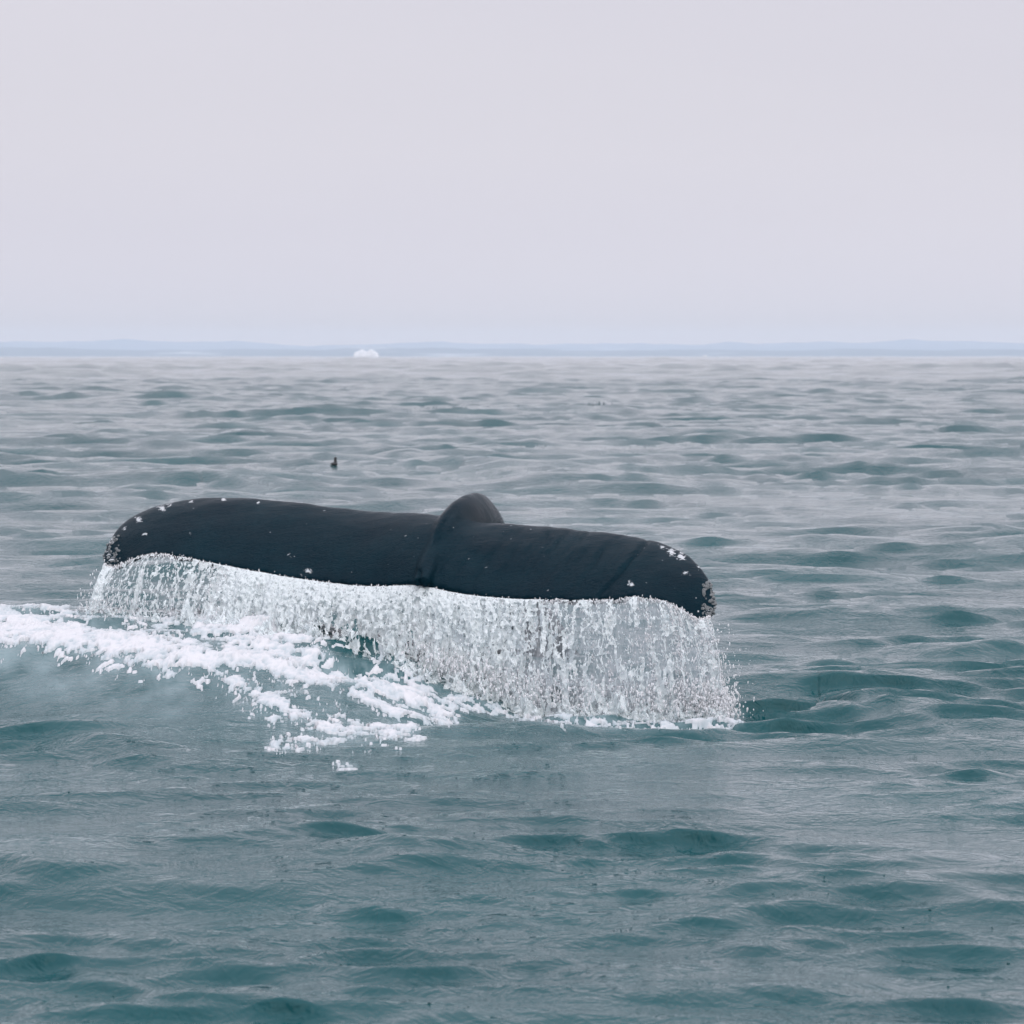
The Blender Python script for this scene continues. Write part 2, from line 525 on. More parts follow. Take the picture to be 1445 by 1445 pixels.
def foam_density(u, v):
    D = np.zeros(u.shape)
    for pts, wd, st in FOAM:
        d, _, al, L = seg_dist(u, v, pts)
        D = np.maximum(D, st * np.exp(-(d / (wd * 1.4)) ** 2))
    return D

def aeration(u, v, x, y):
    d, _, _, _ = seg_dist(u, v, [(-80, 925), (40, 930), (160, 945), (240, 958)])
    a = .7 * np.exp(-(d / 48) ** 2)
    d, _, _, _ = seg_dist(u, v, [(250, 935), (400, 985), (520, 1010), (620, 1000)])
    a = np.maximum(a, .38 * np.exp(-(d / 42) ** 2))
    n = fbm(x * 3.2, y * 1.6, 5, 33, .6)
    return np.clip(a * (.65 + 1.2 * n), 0, 1)

def rim(k, vm):                        # vertices on the rim of the kept faces: turned down into the water
    full = np.ones(vm.shape, bool)
    full[:-1, :-1] &= k; full[1:, 1:] &= k; full[1:, :-1] &= k; full[:-1, 1:] &= k
    full[0] = full[-1] = False; full[:, 0] = full[:, -1] = False
    return (vm & ~full)[vm]

def build_foam():
    xs = np.arange(-4.4, 1.9, .0055); ys = np.arange(17.6, 24.4, .020)
    X0, Y0 = np.meshgrid(xs, ys)
    # keep only a rough working region first
    P = np.stack([X0, Y0, base_height(X0.ravel(), Y0.ravel()).reshape(X0.shape)], -1)
    u, v = proj(P)
    D = foam_density(u, v)
    wx = X0 + .05 * fbm(X0 * 4, Y0 * 4, 3, 3); wy = Y0 + .05 * fbm(X0 * 4 + 9, Y0 * 4, 3, 8)
    n = fbm(wx * 6, wy * 4, 6, 41, .58)                       # torn streaks
    vein = 1 - np.abs(fbm(wx * 13, wy * 9, 5, 57, .6)) * 2.4   # lace
    pat = .55 * n + .45 * vein
    val = D * 1.38 + pat * 1.05 - .98
    keep_v = (val > 0) & (D > .10)
    kv = keep_v[:-1, :-1] & keep_v[1:, 1:] | keep_v[1:, :-1] & keep_v[:-1, 1:]
    vm = np.zeros(X0.shape, bool)
    vm[:-1, :-1] |= kv; vm[1:, 1:] |= kv; vm[1:, :-1] |= kv; vm[:-1, 1:] |= kv
    S = np.zeros(X0.shape + (3,))
    Pm, _ = sea_pos(X0[vm], Y0[vm])
    th = np.clip(val[vm], 0, 1.2)
    lump = np.clip(fbm(X0[vm] * 5, Y0[vm] * 4, 3, 77, .5) + .4, 0, 2)
    Pm[:, 2] += -.004 + .010 * sstep(-.02, .10, val[vm]) + th * .016 + np.clip(th - .15, 0, 1) * lump * .030
    Pm[:, 2] -= np.where(rim(kv, vm), .05, 0)
    S[vm] = Pm
    f = grid_faces(X0.shape[0], X0.shape[1], kv)
    thick = np.clip(val * 1.6 + .05 + .35 * fbm(X0 * 12, Y0 * 8, 3, 99), 0, 1)
    me = make_mesh('foam', S, f, True, {'thick': thick}, True)
    # thin lace of bubbles spreading round the thick foam
    D2 = np.zeros(u.shape)
    for pts, wd, st in FOAM:
        d, _, al, L = seg_dist(u, v, pts)
        D2 = np.maximum(D2, st * np.exp(-(d / (wd * 2.1)) ** 2))
    ca, sa = math.cos(R(62)), math.sin(R(62))
    a_ = wx * ca - wy * sa; b_ = wx * sa + wy * ca                 # drawn out along the drift
    lace = 1 - np.abs(fbm(a_ * 3, b_ * 9, 4, 131, .58)) * 2.6
    lace2 = 1 - np.abs(fbm(wx * 14, wy * 7, 4, 141, .55)) * 2.6
    v2 = D2 * .95 + .55 * lace + .45 * lace2 + .45 * fbm(wx * 3, wy * 2, 3, 151) - 1.09
    k2 = (v2 > 0) & (D2 > .30) & (val < .06) & ((u < 640) | (v < 1000))
    k2 = k2[:-1, :-1] & k2[1:, 1:]
    vm = np.zeros(X0.shape, bool)
    vm[:-1, :-1] |= k2; vm[1:, 1:] |= k2; vm[1:, :-1] |= k2; vm[:-1, 1:] |= k2
    S2 = np.zeros(X0.shape + (3,))
    Pm, _ = sea_pos(X0[vm], Y0[vm]); Pm[:, 2] += .013
    Pm[:, 2] -= np.where(rim(k2, vm), .026, 0)
    S2[vm] = Pm
    root = obj('foam', None, None, None, 'white torn foam streaks churned up on the water by the whale tail', 'foam', None, 'stuff')
    obj('foam_crest', me, M_FOAM, root, kind='stuff')
    obj('foam_lace', make_mesh('foam_lace', S2, grid_faces(X0.shape[0], X0.shape[1], k2), True, {'thick': np.clip(.30 + v2 * 1.4, 0, 1)}, True), M_FOAM, root, kind='stuff')
    return root

# ------------------------------------------------------------------ the whale's tail
LE_PX = [(150, 786), (150, 772), (160, 756), (182, 735), (222, 716), (268, 707), (325, 704), (400, 709), (480, 719), (545, 727),
         (600, 732), (660, 738), (740, 743), (820, 750), (880, 757), (930, 767), (968, 783), (992, 805), (1006, 832), (1009, 850), (1007, 862)]
TE_PX = [(148, 797), (152, 801), (166, 801), (190, 789), (220, 783), (262, 788), (315, 799), (385, 812), (450, 822), (520, 829),
         (590, 828), (648, 839), (715, 846), (785, 848), (850, 848), (895, 844), (934, 849), (958, 859), (976, 871), (990, 876), (1001, 872)]
CH = [.10, .22, .36, .55, .72, .82, .88, .90, .92, .95, .98, .95, .92, .88, .82, .74, .60, .42, .25, .15, .08]
Y_L, Y_R = 22.8, 20.6

def yline(u):       # the tail stands a little askew: its left fluke is farther off
    a = (148 - 722.5) / FPX; b = (1006 - 722.5) / FPX
    pl = (a * Y_L, Y_L); pr = (b * Y_R, Y_R)
    k = (u - 722.5) / FPX
    # intersection of the line pl-pr with x = k*y
    dx, dy = pr[0] - pl[0], pr[1] - pl[1]
    t = (k * pl[1] - pl[0]) / (dx - k * dy)
    return pl[1] + t * dy

def smooth_curve(pts, n):      # Catmull-Rom through the points
    pts = np.asarray(pts, float); m = len(pts)
    t = np.linspace(0, m - 1 - 1e-9, n); i = t.astype(int); f = (t - i)[:, None]
    g = lambda j: pts[np.clip(j, 0, m - 1)]
    p0, p1, p2, p3 = g(i - 1), g(i), g(i + 1), g(i + 2)
    return .5 * ((2 * p1) + (-p0 + p2) * f + (2 * p0 - 5 * p1 + 4 * p2 - p3) * f ** 2 + (-p0 + 3 * p1 - 3 * p2 + p3) * f ** 3)

LE = np.array([at(u, v, yline(min(max(u, 148), 1006)) + c * .86) for (u, v), c in zip(LE_PX, CH)])
TE = np.array([at(u, v, yline(u)) for u, v in TE_PX])

def build_tail():
    NS, NQ = 420, 22
    le = smooth_curve(LE, NS); te = smooth_curve(TE, NS); ch = smooth_curve(np.array(CH)[:, None], NS)[:, 0]
    s = np.linspace(0, 1, NS)
    # ragged, scalloped trailing edge
    arc = np.concatenate([[0], np.cumsum(np.linalg.norm(np.diff(te, axis=0), axis=1))])
    rag = .021 * noise(arc * 11, arc * 0, 4) + .012 * noise(arc * 27, arc * 0 + 3, 6)
    rag *= np.clip(np.minimum(s, 1 - s) * 12, 0.3, 1)
    cd = te - le; cl = np.linalg.norm(cd, axis=1, keepdims=True); cd = cd / cl
    te = te + cd * rag[:, None]
    span = np.gradient(te * .5 + le * .5, axis=0); span /= np.linalg.norm(span, axis=1, keepdims=True)
    up = np.cross(span, -cd); up /= np.linalg.norm(up, axis=1, keepdims=True)
    up = np.where(up[:, 2:] < 0, -up, up)
    ctr = np.exp(-((s - .5) / .07) ** 2)
    T = .060 * np.clip(ch / .9, .15, 1.1) + .035 * ctr
    q = (1 - np.cos(np.linspace(0, math.pi, NQ))) / 2        # 0 = trailing edge, 1 = leading edge
    ring = []
    prof = np.sqrt(np.clip(1 - q, 0, 1)) * (q + .10) * 2.1 + .10 * (1 - q)
    prof = prof / prof.max() 
    prof[-1] = 0
    camber = np.sin(q * math.pi) * .30
    for qi, pi, ca in zip(q, prof, camber):
        ring.append(te + (le - te) * qi + up * (T * (pi * 1.0 + ca))[:, None])
    for qi, pi, ca in list(zip(q, prof, camber))[-2::-1]:
        ring.append(te + (le - te) * qi + up * (T * (-pi * .9 + ca) - .012)[:, None])
    G = np.stack(ring, 1)                                    # NS x ring x 3
    nr = G.shape[1]
    f = []
    i = np.arange(NS - 1)[:, None]; j = np.arange(nr)[None, :]; j2 = (j + 1) % nr
    f = np.stack([i * nr + j, (i + 1) * nr + j, (i + 1) * nr + j2, i * nr + j2], -1).reshape(-1, 4)
    V = G.reshape(-1, 3)
    # tail stock: keeled, arched over and going down into the water ahead
    keel = [(595, 812, 21.52, .05, .04), (605, 784, 21.70, .07, .07), (618, 754, 21.90, .09, .11), (632, 725, 22.10, .11, .16), (650, 704, 22.38, .12, .19),
            (667, 696, 22.70, .13, .22), (681, 703, 23.05, .135, .24)]       # photo pixel of the keel, distance, half width, half height
    path = [at(a_, b_, c_) - np.array([0, 0, h_]) for a_, b_, c_, w_, h_ in keel]
    path += [path[-1] + np.array(q_) for q_ in ((.10, .42, -.30), (.34, 1.0, -.95), (.7, 1.7, -1.8))]
    path = np.array(path)
    rw = np.array([k_[3] for k_ in keel] + [.17, .27, .4])[:, None]
    rh = np.array([k_[4] for k_ in keel] + [.29, .40, .52])[:, None]
    pp = smooth_curve(path, 90); ww = smooth_curve(rw, 90)[:, 0]; hh = smooth_curve(rh, 90)[:, 0]
    tg = np.gradient(pp, axis=0); tg /= np.linalg.norm(tg, axis=1, keepdims=True)
    sd_ = np.cross(tg, np.array([0, 0, 1.0])); sd_ /= np.linalg.norm(sd_, axis=1, keepdims=True)
    nu = np.cross(sd_, tg)
    A = np.linspace(0, 2 * math.pi, 40, endpoint=False)
    ca, sa = np.cos(A), np.sin(A)
    sx = np.sign(ca) * np.abs(ca) ** 1.05 * np.where(sa > 0, 1 - .18 * sa ** 3, 1)
    H = pp[:, None] + sd_[:, None] * (ww[:, None] * sx[None])[..., None] + nu[:, None] * (hh[:, None] * sa[None])[..., None]
    n2 = 40; o0 = len(V)
    i = np.arange(89)[:, None]; j = np.arange(n2)[None]; j2 = (j + 1) % n2
    f2 = np.stack([i * n2 + j, (i + 1) * n2 + j, (i + 1) * n2 + j2, i * n2 + j2], -1).reshape(-1, 4) + o0
    V = np.concatenate([V, H.reshape(-1, 3)])
    bm = bmesh.new()
    bv = [bm.verts.new(p) for p in V]
    for q4 in np.concatenate([f, f2]):
        bm.faces.new([bv[k] for k in q4])
    for k in (0, NS - 1):
        bm.faces.new([bv[k * nr + j] for j in range(nr)])
    for k in (0, 89):
        bm.faces.new([bv[o0 + k * n2 + j] for j in range(n2)])
    bmesh.ops.recalc_face_normals(bm, faces=bm.faces)
    tmp = bpy.data.meshes.new('tail_raw'); bm.to_mesh(tmp); bm.free()
    to = bpy.data.objects.new('tail_raw', tmp); col.objects.link(to)
    rm = to.modifiers.new('remesh', 'REMESH'); rm.mode = 'VOXEL'; rm.voxel_size = .011; rm.adaptivity = 0
    smd = to.modifiers.new('smooth', 'SMOOTH'); smd.factor = .5; smd.iterations = 7
    dg = bpy.context.evaluated_depsgraph_get()
    me = bpy.data.meshes.new_from_object(to.evaluated_get(dg))
    bpy.data.objects.remove(to); bpy.data.meshes.remove(tmp)
    n = len(me.vertices)
    co = np.empty(n * 3, np.float32); me.vertices.foreach_get('co', co); co = co.reshape(-1, 3).astype(float)
    no = np.empty(n * 3, np.float32); me.vertices.foreach_get('normal', no); no = no.reshape(-1, 3)
    u, v = proj(co)
    top = (no[:, 1] < .35) | (no[:, 2] > .3)
    # creases in the skin
    cre = np.zeros(n)
    GRO = [([(914, 763), (890, 790), (868, 815), (845, 842)], .011, 2.6), ([(872, 757), (840, 785)], .004, 2.5), ([(800, 752), (770, 782)], .005, 2.5),
           ([(830, 752), (800, 775)], .004, 2.5), ([(592, 806), (594, 832)], .022, 3.0), ([(618, 757), (606, 785), (596, 808)], .008, 6),
           ([(640, 720), (626, 742), (616, 760)], .010, 5), ([(780, 748), (700, 810)], .003, 3), ([(740, 744), (670, 800)], .003, 3)]
    for q_ in range(22):
        a_ = 655 + q_ * 12 + rng.uniform(-6, 6); t_ = rng.uniform(.25, .9); b_ = rng.uniform(0, .35)
        top_ = 742 + (a_ - 655) * .06
        GRO.append(([(a_ - 62 * b_, top_ + 80 * b_), (a_ - 62 * t_ * .8 - 8, top_ + 88 * t_)], rng.uniform(.0015, .004), rng.uniform(1.6, 2.6)))
    wu = u + 3 * noise(u * .05, v * .05, 9); wv = v + 3 * noise(u * .05 + 7, v * .05, 10)
    for pts, dp, wd in GRO:
        d, _, al, L = seg_dist(wu, wv, pts)
        cre -= dp * np.exp(-(d / wd) ** 2)
    # long shallow folds on the right fluke, and general unevenness
    fold = .0035 * noise((u + v * .8) * .045, (v - u) * .006, 21) * sstep(620, 700, u) * sstep(960, 900, u)
    une = .006 * fbm(co[:, 0] * 3.5, co[:, 1] * 3.5 + co[:, 2] * 2, 3, 14)
    co += no * ((cre + fold + une) * top)[:, None]
    me.vertices.foreach_set('co', co.astype(np.float32).ravel())
    # pale scars
    scar = np.zeros(n)
    SC = [(948, 778, 10, 1), (962, 785, 12, 1), (935, 772, 7, .8), (968, 810, 8, 1), (890, 824, 9, .9), (912, 823, 4, .9), (1002, 845, 16, .7), (1000, 865, 10, .8),
          (990, 800, 10, .8), (985, 795, 8, .8), (955, 830, 6, .6), (930, 770, 5, .7),
          (228, 717, 9, 1), (238, 712, 7, .9), (196, 733, 9, 1), (176, 745, 6, .9), (315, 705, 6, 1), (364, 709, 4, 1), (204, 754, 6, .9), (410, 784, 9, .7),
          (435, 806, 9, .9), (428, 812, 9, .8), (362, 790, 6, .6), (157, 763, 12, .9), (155, 780, 12, .75), (158, 790, 9, .7), (268, 753, 3, 1), (270, 708, 5, .9)]
    for a, b, r_, s_ in SC:
        scar = np.maximum(scar, s_ * np.exp(-(((u - a) / r_) ** 2 + ((v - b) / (r_ * .75)) ** 2)))
    at_ = me.attributes.new('scar', 'FLOAT', 'POINT'); at_.data.foreach_set('value', (scar * top).astype(np.float32))
    me.polygons.foreach_set('use_smooth', np.ones(len(me.polygons), bool))
    me.update(); me.name = 'tail'
    root = obj('humpback_whale', None, None, None, 'dark wet whale tail with broad flukes raised from the sea, shedding water', 'whale')
    root.location = (-.3, 21.8, 0)
    bpy.context.view_layer.update()
    tail = obj('tail', me, M_SKIN, root)
    tail.matrix_parent_inverse = root.matrix_world.inverted()
    # barnacles crusting the two tips
    barn = mat_simple('barnacle_shell', (.30, .32, .33, 1), .7, (.03, .04, .045, 1), 40, .004)
    for (cu, cv, ru, rv, cnt) in ((156, 782, 14, 26, 55), (1001, 848, 10, 26, 70)):
        near = np.where((np.abs(u - cu) < ru) & (np.abs(v - cv) < rv) & (no[:, 1] < .3))[0]
        if len(near) == 0: continue
        pick = rng.choice(near, min(cnt, len(near)), replace=False)
        Vs, Fs = [], []
        for k in pick:
            c, nn = co[k], no[k]
            r0 = rng.uniform(.005, .012); hgt = r0 * rng.uniform(.7, 1.2)
            a = np.cross(nn, (0.3, .2, .9)); a /= np.linalg.norm(a); b = np.cross(nn, a)
            o0 = len(Vs)
            for rr, hz in ((1, -.3), (.75, .6), (.45, 1), (.3, .55)):
                for t in range(7):
                    w_ = r0 * rr * (1 + .15 * rng.normal())
                    Vs.append(c + (a * math.cos(t * .8976) + b * math.sin(t * .8976)) * w_ + nn * hgt * hz)
            for L_ in range(3):
                for t in range(7):
                    t2 = (t + 1) % 7
                    Fs.append((o0 + L_ * 7 + t, o0 + L_ * 7 + t2, o0 + L_ * 7 + 7 + t2, o0 + L_ * 7 + 7 + t))
        bo = obj('barnacle_crust', make_mesh('barnacle_crust', np.array(Vs), np.array(Fs)), barn, root, kind='stuff')
        bo.matrix_parent_inverse = root.matrix_world.inverted()
    return root

# ------------------------------------------------------------------ water pouring off the trailing edge
DENS_U = [140, 150, 160, 168, 182, 196, 208, 222, 240, 252, 268, 300, 340, 420, 560, 585, 620, 700, 770, 800, 840, 900, 935, 960, 975, 1000, 1012]
DENS_V = [.30, .70, .70, .06, -.1, .02, .34, .10, .30, .12, .36, .60, .90, 1.00, .95, .78, .88, .80, .62, .42, .36, .32, .36, .42, .62, .76, .6]

def fall_shape(NU, NV, off=0.0, jit=1.0, seed=0):
    te = smooth_curve(TE, NU)
    u, v = proj(te)
    sea = base_height(te[:, 0], te[:, 1] - .12)
    tau = np.linspace(0, 1, NV)[None, :]
    drop = (te[:, 2] - sea + .17)[:, None]
    # water leaves the edge sliding towards the viewer and then falls freely
    P = np.empty((NU, NV, 3))
    fwd = (.20 + off) * tau ** .75 + off * .4
    lat = np.interp(u, [148, 250, 420, 600, 800, 930, 1005], [-.12, -.13, -.07, -.02, .01, .05, .11])[:, None] * tau
    P[..., 0] = te[:, 0:1] + lat
    P[..., 1] = te[:, 1:2] - fwd
    P[..., 2] = te[:, 2:3] + .008 - drop * (tau * .5 + tau ** 2 * .5)
    arc = np.concatenate([[0], np.cumsum(np.linalg.norm(np.diff(te, axis=0), axis=1))])[:, None] + 0 * tau
    dn = drop * tau + 0 * arc
    k = jit * (.25 + .75 * tau)
    P[..., 0] += k * .020 * fbm(arc * 14, dn * 5, 3, seed + 1)
    P[..., 1] += k * (.045 * fbm(arc * 10, dn * 4, 3, seed + 2) + .022 * fbm(arc * 42, dn * 30, 3, seed + 3))
    P[..., 2] += k * .012 * fbm(arc * 40, dn * 40, 2, seed + 4)
    return P, arc, dn, u[:, None] + 0 * tau, tau + 0 * arc

def build_fall():
    root = obj('falling_water', None, None, None, 'curtain of white water pouring from the edge of the whale flukes', 'falling water', None, 'stuff')
    root.location = (-.9, 21.2, 0)
    bpy.context.view_layer.update()
    inv = root.matrix_world.inverted()
    for L, (off, sh, seed) in enumerate(((0.0, 0.0, 100), (.045, -.28, 200))):
        P, arc, dn, u, tau = fall_shape(1500, 120, off, 1.0 + .3 * L, seed)
        ten = np.interp(u, DENS_U, DENS_V) + sh
        strand = fbm(arc * 16 + .25 * fbm(arc * 6, dn * 5, 2, seed + 9), dn * 1.1, 3, seed + 5, .6)
        grain = fbm(arc * 34, dn * 20, 4, seed + 6, .65)
        wid = fbm(arc * 5, dn * 3, 2, seed + 7)
        streak = np.interp(u, [148, 240, 340, 500, 700, 800, 1010], [.95, .85, .30, .15, .35, .75, .75])
        # torn apart as it falls: more gaps lower down, dense right at the lip
        val = ten - .46 + strand * streak + grain * (.30 + .45 * tau) * (.45 + .55 * sstep(230, 340, u)) + .16 * wid + .22 * fbm(arc * 7, dn * .6, 3, seed + 15) * sstep(560, 700, u) - .14 * tau + .30 * np.exp(-dn / .02) * sstep(200, 300, u)
        # thin cords of water running down the clear part
        wa = arc + .030 * fbm(arc * 5, dn * 4, 3, seed + 11) + .012 * fbm(arc * 22, dn * 16, 2, seed + 12)
        cord = 1 - np.abs(fbm(wa * 8.5, dn * 1.3, 2, seed + 13)) * (9 - 4 * tau)
        web = 1 - np.abs(fbm(wa * 11, dn * 9, 3, seed + 14)) * 9
        thin = sstep(720, 820, u) * sstep(1030, 960, u)
        val = np.maximum(val - .30 * thin, thin * np.maximum(cord - .30, web - .45 + .25 * tau) * .8 - .02 + .12 * grain)
        # openings where the dark swell shows behind the falling water
        for hu, ht, hr, hh_ in ((500, .80, 42, .30), (455, .92, 30, .2), (905, .35, 22, .25)):
            val -= .75 * np.exp(-((u - hu + 14 * wid) / hr) ** 2 - ((tau - ht + .2 * wid) / hh_) ** 2) * (.75 - 1.3 * grain - .6 * strand)
        keep_v = val > 0
        k4 = keep_v[:-1, :-1].astype(int) + keep_v[1:, :-1] + keep_v[:-1, 1:] + keep_v[1:, 1:] >= 3
        me = make_mesh('water_curtain', P, grid_faces(P.shape[0], P.shape[1], k4), True, None, True)
        o = obj('water_curtain', me, M_WHITE, root, kind='stuff'); o.matrix_parent_inverse = inv
    P, arc, dn, u, tau = fall_shape(500, 50, -.01, .6, 400)
    val = np.interp(u, [560, 640, 780, 960, 1000], [-.6, .2, .7, .6, .1]) + .5 * fbm(arc * 6, dn * 5, 3, 61) - .95 * tau ** 3
    k = val[:-1, :-1] > 0
    o = obj('water_film', make_mesh('water_film', P, grid_faces(500, 50, k), True, None, True), M_FILM, root, kind='stuff')
    o.matrix_parent_inverse = inv
    # splash thrown up where the curtain meets the sea
    for L in range(2):
        NU, NV = 1300, 36
        P, arc, dn, u, tau = fall_shape(1300, 36, .02, .5, 600 + 40 * L)
        foot = P[:, -10, :][:, None, :] + 0 * P
        up_ = np.linspace(0, 1, NV)[None, :]
        hgt = np.clip(.075 + .14 * fbm(arc * 7, arc * 0 + L, 3, 611 + L), .0, .2) * (1 + .5 * fbm(arc * 40, arc * 0, 2, 620 + L))
        Q = foot.copy()
        fs, _ = sea_pos(foot[:, 0, 0], foot[:, 0, 1] - .14)
        Q[..., 1] += -.10 - .06 * L + .09 * up_ + .05 * fbm(arc * 18, up_ * 2, 3, 630 + L)
        Q[..., 0] += .03 * fbm(arc * 20, up_ * 2 + 3, 3, 640 + L)
        Q[..., 2] = fs[:, None, 2] - .03 + hgt * (2 * up_ - up_ ** 2)
        g = fbm(arc * 26, up_ * 3 + arc * 0, 4, 650 + L, .65)
        k = (.38 - .62 * up_ + 1.0 * g + .25 * fbm(arc * 3, arc * 0, 2, 660 + L) + .15 * sstep(600, 660, u) - .25 * sstep(320, 230, u)) > 0
        k = k[:-1, :-1] & k[1:, 1:]
        o = obj('splash', make_mesh('splash', Q, grid_faces(NU, NV, k), True, None, True), M_WHITE, root, kind='stuff')
        o.matrix_parent_inverse = inv
    # drops flying off the curtain, the splash at its foot and strings of drops between
    ico_v, ico_f = ico()
    pts, rad = [], []
    P, arc, dn, u, tau = fall_shape(1500, 120, 0.0, 1.2, 500)
    dens = np.interp(u, DENS_U, DENS_V)
    def sprinkle(n, wgt, spread, r0, r1, lift=0.0):
        w_ = wgt.ravel() / wgt.sum()
        idx = rng.choice(w_.size, n, p=w_)
        c = P.reshape(-1, 3)[idx] + rng.normal(0, 1, (n, 3)) * spread
        c[:, 2] += np.abs(rng.normal(0, 1, n)) * lift
        pts.append(c); rad.append(np.exp(rng.uniform(math.log(r0), math.log(r1), n)))
    strands = np.clip(fbm(arc * 20, dn * 1.0, 3, 505, .6) + .1, 0, 1) ** 1.5
    sprinkle(4200, (strands + .02) * np.clip(1.15 - dens, .12, 1) * (tau > .04) * (.07 + .93 * sstep(230, 330, u)), np.array([.008, .02, .01]), .0016, .0048)
    sprinkle(4500, np.clip(dens, 0, 1) * np.exp(-((tau - .82) / .08) ** 2) * sstep(560, 640, u) + 1e-9, np.array([.04, .10, .02]), .0020, .0070, .05)
    sprinkle(1400, np.exp(-((tau - .8) / .1) ** 2) * sstep(600, 200, u), np.array([.05, .10, .02]), .0018, .0055, .04)
    sprinkle(900, sstep(960, 1000, u) * tau ** 1.5, np.array([.07, .10, .06]), .0018, .0055, .03)
    sprinkle(260, sstep(200, 150, u) * tau, np.array([.05, .05, .05]), .0022, .005, .0)
    sprinkle(1500, (tau < .05) * 1.0, np.array([.004, .008, .004]), .002, .005)
    C = np.concatenate(pts); Rr = np.concatenate(rad)
    ok = C[:, 2] > base_height(C[:, 0], C[:, 1]) - .02
    C, Rr = C[ok], Rr[ok]
    st = rng.uniform(.8, 3.2, len(C))
    V = C[:, None, :] + ico_v[None] * Rr[:, None, None] * np.stack([np.ones_like(st), np.ones_like(st), st], 1)[:, None, :]
    F = (ico_f[None] + (np.arange(len(C)) * len(ico_v))[:, None, None]).reshape(-1, 3)
    o = obj('droplets', make_mesh('droplets', V, F), M_DROP, root, kind='stuff'); o.matrix_parent_inverse = inv
    return root

def ico():
    bm = bmesh.new(); bmesh.ops.create_icosphere(bm, subdivisions=1, radius=1)
    bm.verts.ensure_lookup_table()
    v = np.array([x.co[:] for x in bm.verts]); f = np.array([[q.index for q in x.verts] for x in bm.faces])
    bm.free(); return v, f

# ------------------------------------------------------------------ far things
def build_iceberg(u, wpx, hpx, Y, label, seed):
    c = at(u, 500, Y); W = wpx / FPX * Y; H = hpx / FPX * Y
    n = 48
    a = np.linspace(-1, 1, n); X, Yg = np.meshgrid(a, a)
    r = np.hypot(X, Yg)
    prof = np.interp(X, [-1, -.9, -.75, -.45, -.2, 0, .2, .45, .7, .88, 1], [0, .60, .72, .98, .92, .80, .92, 1.0, .78, .55, 0])
    cross = np.clip(1 - np.abs(Yg) ** 3, 0, 1)
    z = prof * cross * (1 + .22 * fbm(X * 3 + seed, Yg * 3, 4, seed)) 
    V = np.stack([c[0] + X * W / 2 * (1 + .06 * noise(Yg * 4, X * 4, seed)), Y + Yg * W * .35, z * H - .6], -1)
    ice = mat_simple('glacier_ice', (.66, .66, .68, 1), .6, (.5, .54, .58, 1), .3, .4)
    o = obj('iceberg', make_mesh('iceberg', V - np.array([c[0], Y, 0]), grid_faces(n, n), False), ice, None, label, 'iceberg')
    o.location = (c[0], Y, 0)
    return o

def build_bird():
    base = on_sea(473, 655.5, 0)
    x0, y0 = base[0], base[1]
    gx, gy = np.meshgrid(np.linspace(-.1, .1, 5), np.linspace(-2.5, 2.5, 60))
    P, _ = sea_pos(x0 + gx, y0 + gy)
    P = P.reshape(-1, 3); P = P[np.argmin(np.abs(proj(P)[1] - 655) - 60 * P[:, 2])]       # it rides a crest
    root = obj('seabird', None, None, None, 'tiny dark seabird sitting upright on the waves far behind the whale', 'bird')
    root.location = (float(P[0]), float(P[1]), float(P[2])); root.scale = (1.0,) * 3; root.rotation_euler = (0, 0, R(58))
    dark = mat_simple('dark_plumage', (.012, .013, .015, 1), .6, (.03, .03, .033, 1), 30)
    bill = mat_simple('dark_bill', (.02, .02, .02, 1), .4)
    def loft(name, rings, mat):
        Vs, Fs = [], []
        m = 14
        for (cx, cy, cz, rx, rz, tx) in rings:      # rings perpendicular to the path direction tx ('x' or 'z')
            for k in range(m):
                a = 2 * math.pi * k / m
                if tx == 'x': Vs.append((cx, cy + rx * math.cos(a), cz + rz * math.sin(a)))
                else: Vs.append((cx + rx * math.cos(a), cy + rz * math.sin(a), cz))
        for i in range(len(rings) - 1):
            for k in range(m):
                Fs.append((i * m + k, i * m + (k + 1) % m, (i + 1) * m + (k + 1) % m, (i + 1) * m + k))
        return obj(name, make_mesh(name, np.array(Vs), np.array(Fs)), mat, root)
    loft('body', [(-.12, 0, .022, .003, .003, 'x'), (-.09, 0, .018, .02, .012, 'x'), (-.05, 0, .014, .04, .026, 'x'), (0, 0, .012, .05, .034, 'x'),
                  (.035, 0, .012, .045, .034, 'x'), (.06, 0, .014, .026, .024, 'x'), (.072, 0, .016, .004, .004, 'x')], dark)
    loft('neck_and_head', [(.030, 0, .02, .030, .032, 'z'), (.033, 0, .05, .027, .027, 'z'), (.032, 0, .085, .023, .023, 'z'), (.031, 0, .105, .025, .026, 'z'),
                  (.030, -.004, .122, .022, .026, 'z'), (.030, -.004, .134, .012, .016, 'z'), (.030, -.004, .139, .002, .002, 'z')], dark)
    loft('bill', [(.045, -.006, .116, .006, .007, 'x'), (.062, -.008, .114, .004, .004, 'x'), (.075, -.009, .112, .001, .001, 'x')], bill)
    return root

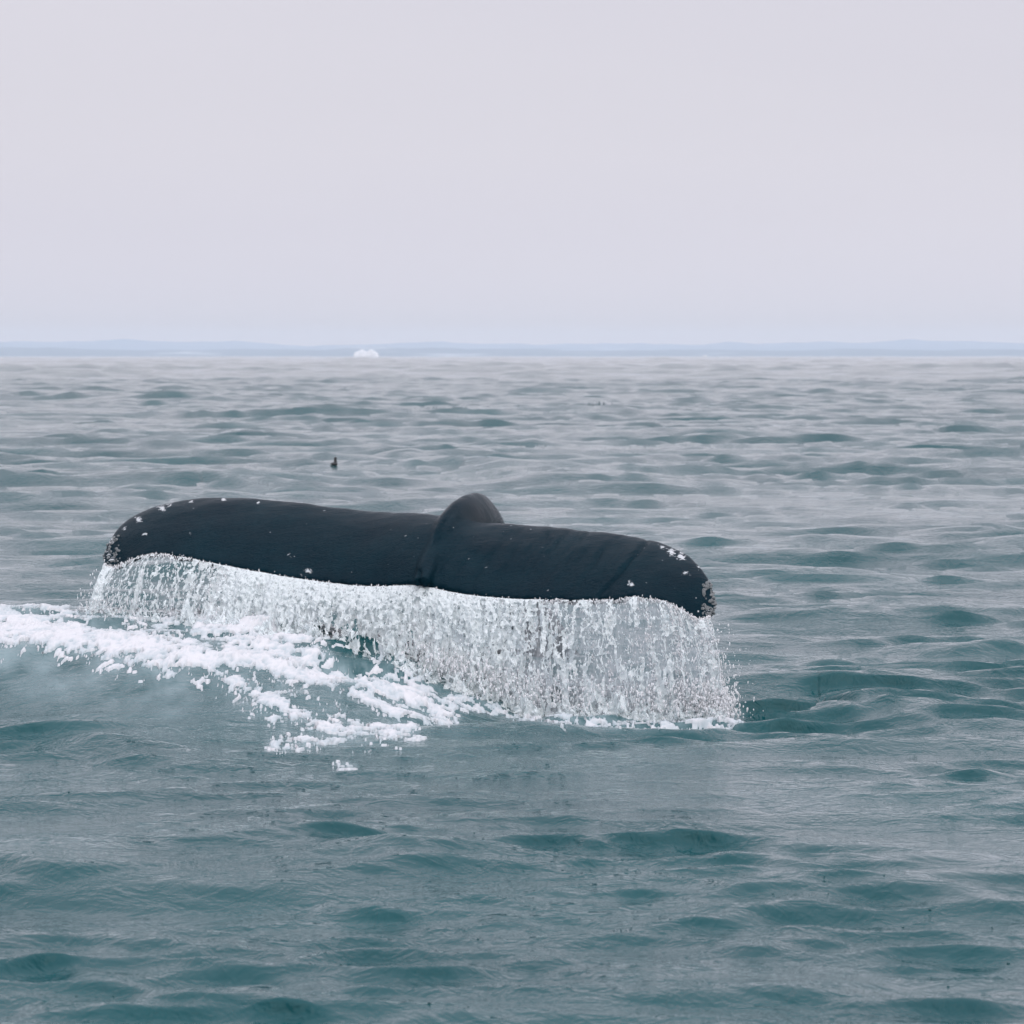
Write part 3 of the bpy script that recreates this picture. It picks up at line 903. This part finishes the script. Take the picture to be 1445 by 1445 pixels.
def build_bubbles():
    # stray bubbles drifting on the near water
    px = [(103, 1398), (152, 1400), (98, 1132), (670, 1182), (675, 1312), (636, 1325), (975, 1156), (1000, 1203), (1008, 1223), (1092, 1270), (1170, 1271), (1250, 1255),
          (1275, 1295), (1313, 1283), (1328, 1321), (1398, 1301), (1340, 1380), (1421, 1348), (1207, 1305), (485, 1366), (607, 1418), (662, 1422), (350, 1352), (820, 1290), (1165, 1255)]
    v0, f0 = ico2(); Vs, Fs = [], []
    for k, (u, v) in enumerate(px):
        c = on_sea(u, v, 0)
        P, _ = sea_pos(c[None, 0], c[None, 1]); c = P[0]
        r = random.uniform(.0025, .0055)
        Vs.append(c + v0 * np.array([r * 1.15, r * 1.15, r * .8]) + np.array([0, 0, r * .2])); Fs.append(f0 + k * len(v0))
    m = NT('bubble_skin')
    p = m.bsdf(**{'Base Color': (.010, .055, .062, 1), 'Roughness': .04, 'IOR': 1.33})
    m.l(p.outputs[0], m.out.inputs[0])
    return obj('bubbles', make_mesh('bubbles', np.concatenate(Vs), np.concatenate(Fs)), m.m, None, 'scattered small bubbles drifting on the smooth near water', 'bubbles', None, 'stuff')

def ico2():
    bm = bmesh.new(); bmesh.ops.create_icosphere(bm, subdivisions=2, radius=1)
    bm.verts.ensure_lookup_table()
    v = np.array([x.co[:] for x in bm.verts]); f = np.array([[q.index for q in x.verts] for x in bm.faces])
    bm.free(); return v, f

def build_coast(r0, height, rough, colour, seed, label):
    # low land along the horizon; part of its haze is painted into the base colour
    n = 420; m = 26
    a = np.linspace(R(-40), R(40), n); Q = np.linspace(0, 1, m)
    A, B = np.meshgrid(a, Q)
    r = r0 + B * 900
    prof = height + rough * fbm(A * 14, A * 0, 5, seed)
    z = prof * np.sin(np.clip(B * 1.25, 0, 1) * math.pi / 2) ** .8 * (1 + .25 * fbm(A * 60, B * 3, 3, seed + 2)) - 2
    z[0] = -3
    V = np.stack([r * np.sin(A), r * np.cos(A), z], -1)
    land = NT('far_land')
    co = land.n('ShaderNodeTexCoord').outputs['Object']
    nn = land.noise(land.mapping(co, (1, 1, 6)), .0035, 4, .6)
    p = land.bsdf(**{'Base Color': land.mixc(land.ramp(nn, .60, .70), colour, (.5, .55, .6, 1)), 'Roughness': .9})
    land.l(p.outputs[0], land.out.inputs[0])
    return obj('hills', make_mesh('hills', V, grid_faces(m, n)), land.m, None, label, 'hills', None, 'structure')

def build_haze():
    bm = bmesh.new(); bmesh.ops.create_cube(bm, size=1)
    S = 8600
    bmesh.ops.scale(bm, vec=(2 * S, 2 * S, 60), verts=bm.verts)
    bmesh.ops.translate(bm, vec=(0, 0, 60 / 2 - 4.5), verts=bm.verts)
    me = bpy.data.meshes.new('haze'); bm.to_mesh(me); bm.free()
    m = bpy.data.materials.new('haze_air'); m.use_nodes = True
    t = m.node_tree; t.nodes.clear()
    o = t.nodes.new('ShaderNodeOutputMaterial'); v = t.nodes.new('ShaderNodeVolumePrincipled')
    v.inputs['Color'].default_value = (.80, .875, .96, 1)
    v.inputs['Density'].default_value = 1.2e-4
    v.inputs['Anisotropy'].default_value = 0.0
    t.links.new(v.outputs[0], o.inputs['Volume'])
    return obj('haze', me, m, None, 'pale bluish sea haze thickening towards the horizon', 'haze', None, 'stuff')

build_sea()
build_coast(5900, 13, 9, (.20, .26, .32, 1), 201, 'low shore tinted haze blue along the horizon in front of the paler hills')
build_coast(7000, 27, 13, (.27, .34, .42, 1), 231, 'hills coloured paler blue for haze behind the low shore')
build_tail()
build_fall()
build_foam()
build_iceberg(517, 37, 11, 3600, 'white domed iceberg far away on the hazy horizon', 5)
build_iceberg(995, 7, 4, 3600, 'tiny pale iceberg, a mere speck on the hazy horizon', 9)
build_bird()
build_bubbles()
build_haze()
